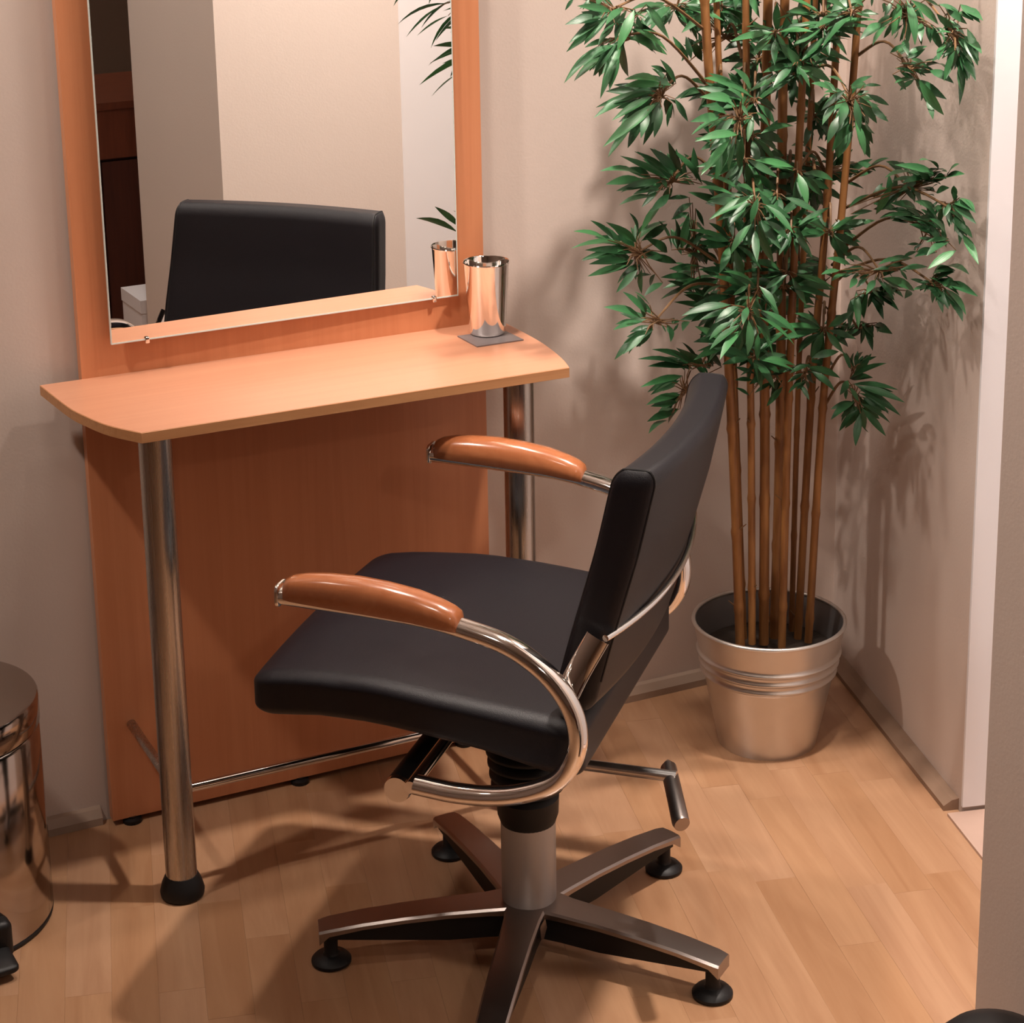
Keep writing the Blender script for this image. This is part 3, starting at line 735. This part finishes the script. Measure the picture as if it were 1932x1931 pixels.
# inner foliage between and behind the canes
for k in range(36):
    gx = 1345+235*random.random(); gy = 10+19*k+random.uniform(-10, 10); Y = random.choice((2.74, 2.78, 2.90, 2.93))
    L_ = []
    for q in range(9):
        a = random.uniform(-0.9, PI+0.9); r = random.uniform(48, 85); b = random.uniform(4, 22)
        L_.append((gx+b*math.cos(a), gy+b*math.sin(a)*0.6, gx+(b+r)*math.cos(a), gy+(b+r)*math.sin(a)*0.75))
    if gy < 720: grp(Y, (gx, gy-30), (0, 0), 1.0, L_)
def leaf_mesh(name, bend, fold, wide):
    st = [(0.0, 0.05), (0.06, 0.20), (0.18, 0.62), (0.36, 0.97), (0.52, 1.0), (0.70, 0.78), (0.86, 0.42), (1.0, 0.02)]
    vs = []; fs = []
    for t, w in st:
        w *= wide
        zc = bend*4*t*(1-t)
        vs += [(-w, t, zc+fold*w), (0, t, zc), (w, t, zc+fold*w)]
    for i in range(len(st)-1):
        for k in range(2):
            fs.append((3*i+k, 3*i+k+1, 3*i+4+k, 3*i+3+k))
    me = bpy.data.meshes.new(name)
    me.from_pydata(vs, [], fs); me.update(); me.materials.append(M['leaf']); me.shade_smooth()
    return me
LEAF = [leaf_mesh('leaf', 0.05, 0.35, 0.092), leaf_mesh('leaf', 0.09, 0.25, 0.100), leaf_mesh('leaf', 0.03, 0.45, 0.084)]
def clear_Y(x, y, Y):
    """keep a point in front of the short right wall and the back wall"""
    d = ray(x, y)
    lim = (C0.dot(RN)-0.03-CAM.dot(RN))/d.dot(RN) if d.dot(RN) > 1e-6 else 1e9
    return min(Y, 3.03, d.y*lim)
allleaves = []
for Y, root, lv_ in GROUPS:
    cx = sum(b[0] for b, t in lv_)/len(lv_); cy = sum(b[1] for b, t in lv_)/len(lv_)
    rootp = onY(root[0], root[1], 2.84)
    hub = onY(cx, cy, clear_Y(cx, cy, Y+0.01))
    mid = rootp.lerp(hub, 0.55)+Vector((0, 0, 0.035))
    tw = MB()
    tw.tube([L3(p) for p in smooth_path([rootp, mid, hub], 6)], [0.0028-0.0011*k/12 for k in range(13)], 6)
    for (b, t) in lv_:
        yb = clear_Y(b[0], b[1], Y+random.uniform(-0.018, 0.018))
        Bp = onY(b[0], b[1], yb)
        dy = random.uniform(-0.035, 0.02)
        Tp = onY(t[0], t[1], clear_Y(t[0], t[1], yb+dy))
        tw.tube([L3(p) for p in (hub.lerp(rootp, 0.08), hub.lerp(Bp, 0.5)+Vector((0, 0, 0.004)), Bp)], [0.0013, 0.0010, 0.0007], 5)
        allleaves.append((math.hypot(t[0]-b[0], t[1]-b[1]), Bp, Tp))
        for rep_ in range(3 if random.random() < 0.4 else 2):      # leaves further back on the same twig
            an = random.uniform(-0.55, 0.55); sc_ = random.uniform(0.55, 0.85)
            dx, dy2 = t[0]-b[0], t[1]-b[1]
            ex, ey = sc_*(dx*math.cos(an)-dy2*math.sin(an)), sc_*(dx*math.sin(an)+dy2*math.cos(an))
            bx, by = b[0]+(cx-b[0])*0.35+random.uniform(-8, 8), b[1]+(cy-b[1])*0.35+random.uniform(-8, 8)
            y2 = clear_Y(bx, by, Y+random.uniform(0.02, 0.09))
            B2 = onY(bx, by, y2); T2 = onY(bx+ex, by+ey, clear_Y(bx+ex, by+ey, y2+random.uniform(-0.02, 0.03)))
            tw.tube([L3(p) for p in (hub, hub.lerp(B2, 0.5), B2)], [0.0011, 0.0009, 0.0006], 4)
            allleaves.append((math.hypot(ex, ey)*0.6, B2, T2))
    tw.build('twig', 'twig', BP, True)
allleaves.sort(key=lambda q: -q[0])
stuff_v = []; stuff_f = []
for i, (ln, Bp, Tp) in enumerate(allleaves):
    ax = Tp-Bp
    L_ = ax.length
    ydir = ax.normalized()
    view = (CAM-Bp).normalized()
    nrm = (view*0.75+Vector((0, 0, 1))*0.55+Vector((random.uniform(-.5, .5), random.uniform(-.5, .5), random.uniform(-.3, .3))))
    nrm = (nrm-ydir*nrm.dot(ydir)).normalized()
    xdir = ydir.cross(nrm).normalized()
    wsc = max(0.75, min(1.35, 0.075/L_))
    mat4 = Matrix((xdir*L_*wsc, ydir*L_, nrm*L_)).transposed().to_4x4()
    mat4.translation = L3(Bp)
    if i < 300:
        o = bpy.data.objects.new('leaf', LEAF[i % 3])
        COL.objects.link(o); o.parent = BP
        o.matrix_local = mat4
    else:
        k = len(stuff_v)
        me = LEAF[i % 3]
        stuff_v += [tuple(mat4 @ v.co) for v in me.vertices]
        stuff_f += [tuple(q+k for q in p.vertices) for p in me.polygons]
so = MB().add(stuff_v, stuff_f).build('foliage', 'leaf', BP, True, 180)
so['kind'] = 'stuff'

# ------------------------------------------------------------------ things at the partition, partly seen in the mirror
q = onZ(1880, 1940, 0.325)
SB = thing('waste_bin', 'slim black bin with a rounded lid beside the end of the partition', 'bin', (q.x-0.012, q.y-0.018, 0))
MB().lathe([(0.058, 0.0), (0.062, 0.004), (0.074, 0.27), (0.074, 0.275)], 40).build('body', 'rubber', SB, True)
MB().lathe([(0.0765, 0.272), (0.078, 0.276), (0.077, 0.290), (0.071, 0.310), (0.056, 0.326), (0.034, 0.335), (0.012, 0.338), (0.001, 0.3385)], 40).build('lid', 'rubber', SB, True, 70)

CB = thing('wooden_cabinet', 'dark cherry cabinet with panelled doors reflected in the mirror', 'cabinet', (1.75, 0.10, 0))
MB().box((-0.65, -0.25, 0.06), (0.65, 0.22, 0.56)).build('carcass', 'cabinet_dark', CB)
MB().box((-0.68, -0.27, 0.56), (0.68, 0.245, 0.700)).build('top_box', 'cabinet', CB)
MB().box((-0.69, -0.28, 0.700), (0.69, 0.255, 0.720)).build('worktop', 'cabinet', CB)
for k in range(3):
    x0 = -0.64+k*0.43
    dr = MB().box((x0, 0.2205, 0.08), (x0+0.42, 0.236, 0.55)).build('door', 'cabinet_dark', CB)
    MB().tube([(x0+0.38, 0.252, 0.37), (x0+0.38, 0.252, 0.49)], 0.005, 10).box((x0+0.377, 0.236, 0.38), (x0+0.383, 0.252, 0.386)).box((x0+0.377, 0.236, 0.474), (x0+0.383, 0.252, 0.48)).build('handle', 'steel', dr)
MB().box((-0.62, -0.23, 0), (0.62, 0.18, 0.06)).build('plinth', 'rubber', CB)
tb = thing('white_box', 'plain white cardboard box on the floor before the dark cabinet', 'box', (1.495, 0.93, 0))
MB().box((-0.075, -0.08, 0), (0.09, 0.08, 0.315)).build('carton', 'paper', tb)
MB().box((-0.077, -0.082, 0.285), (0.092, 0.082, 0.319)).build('lid', 'paper', tb)
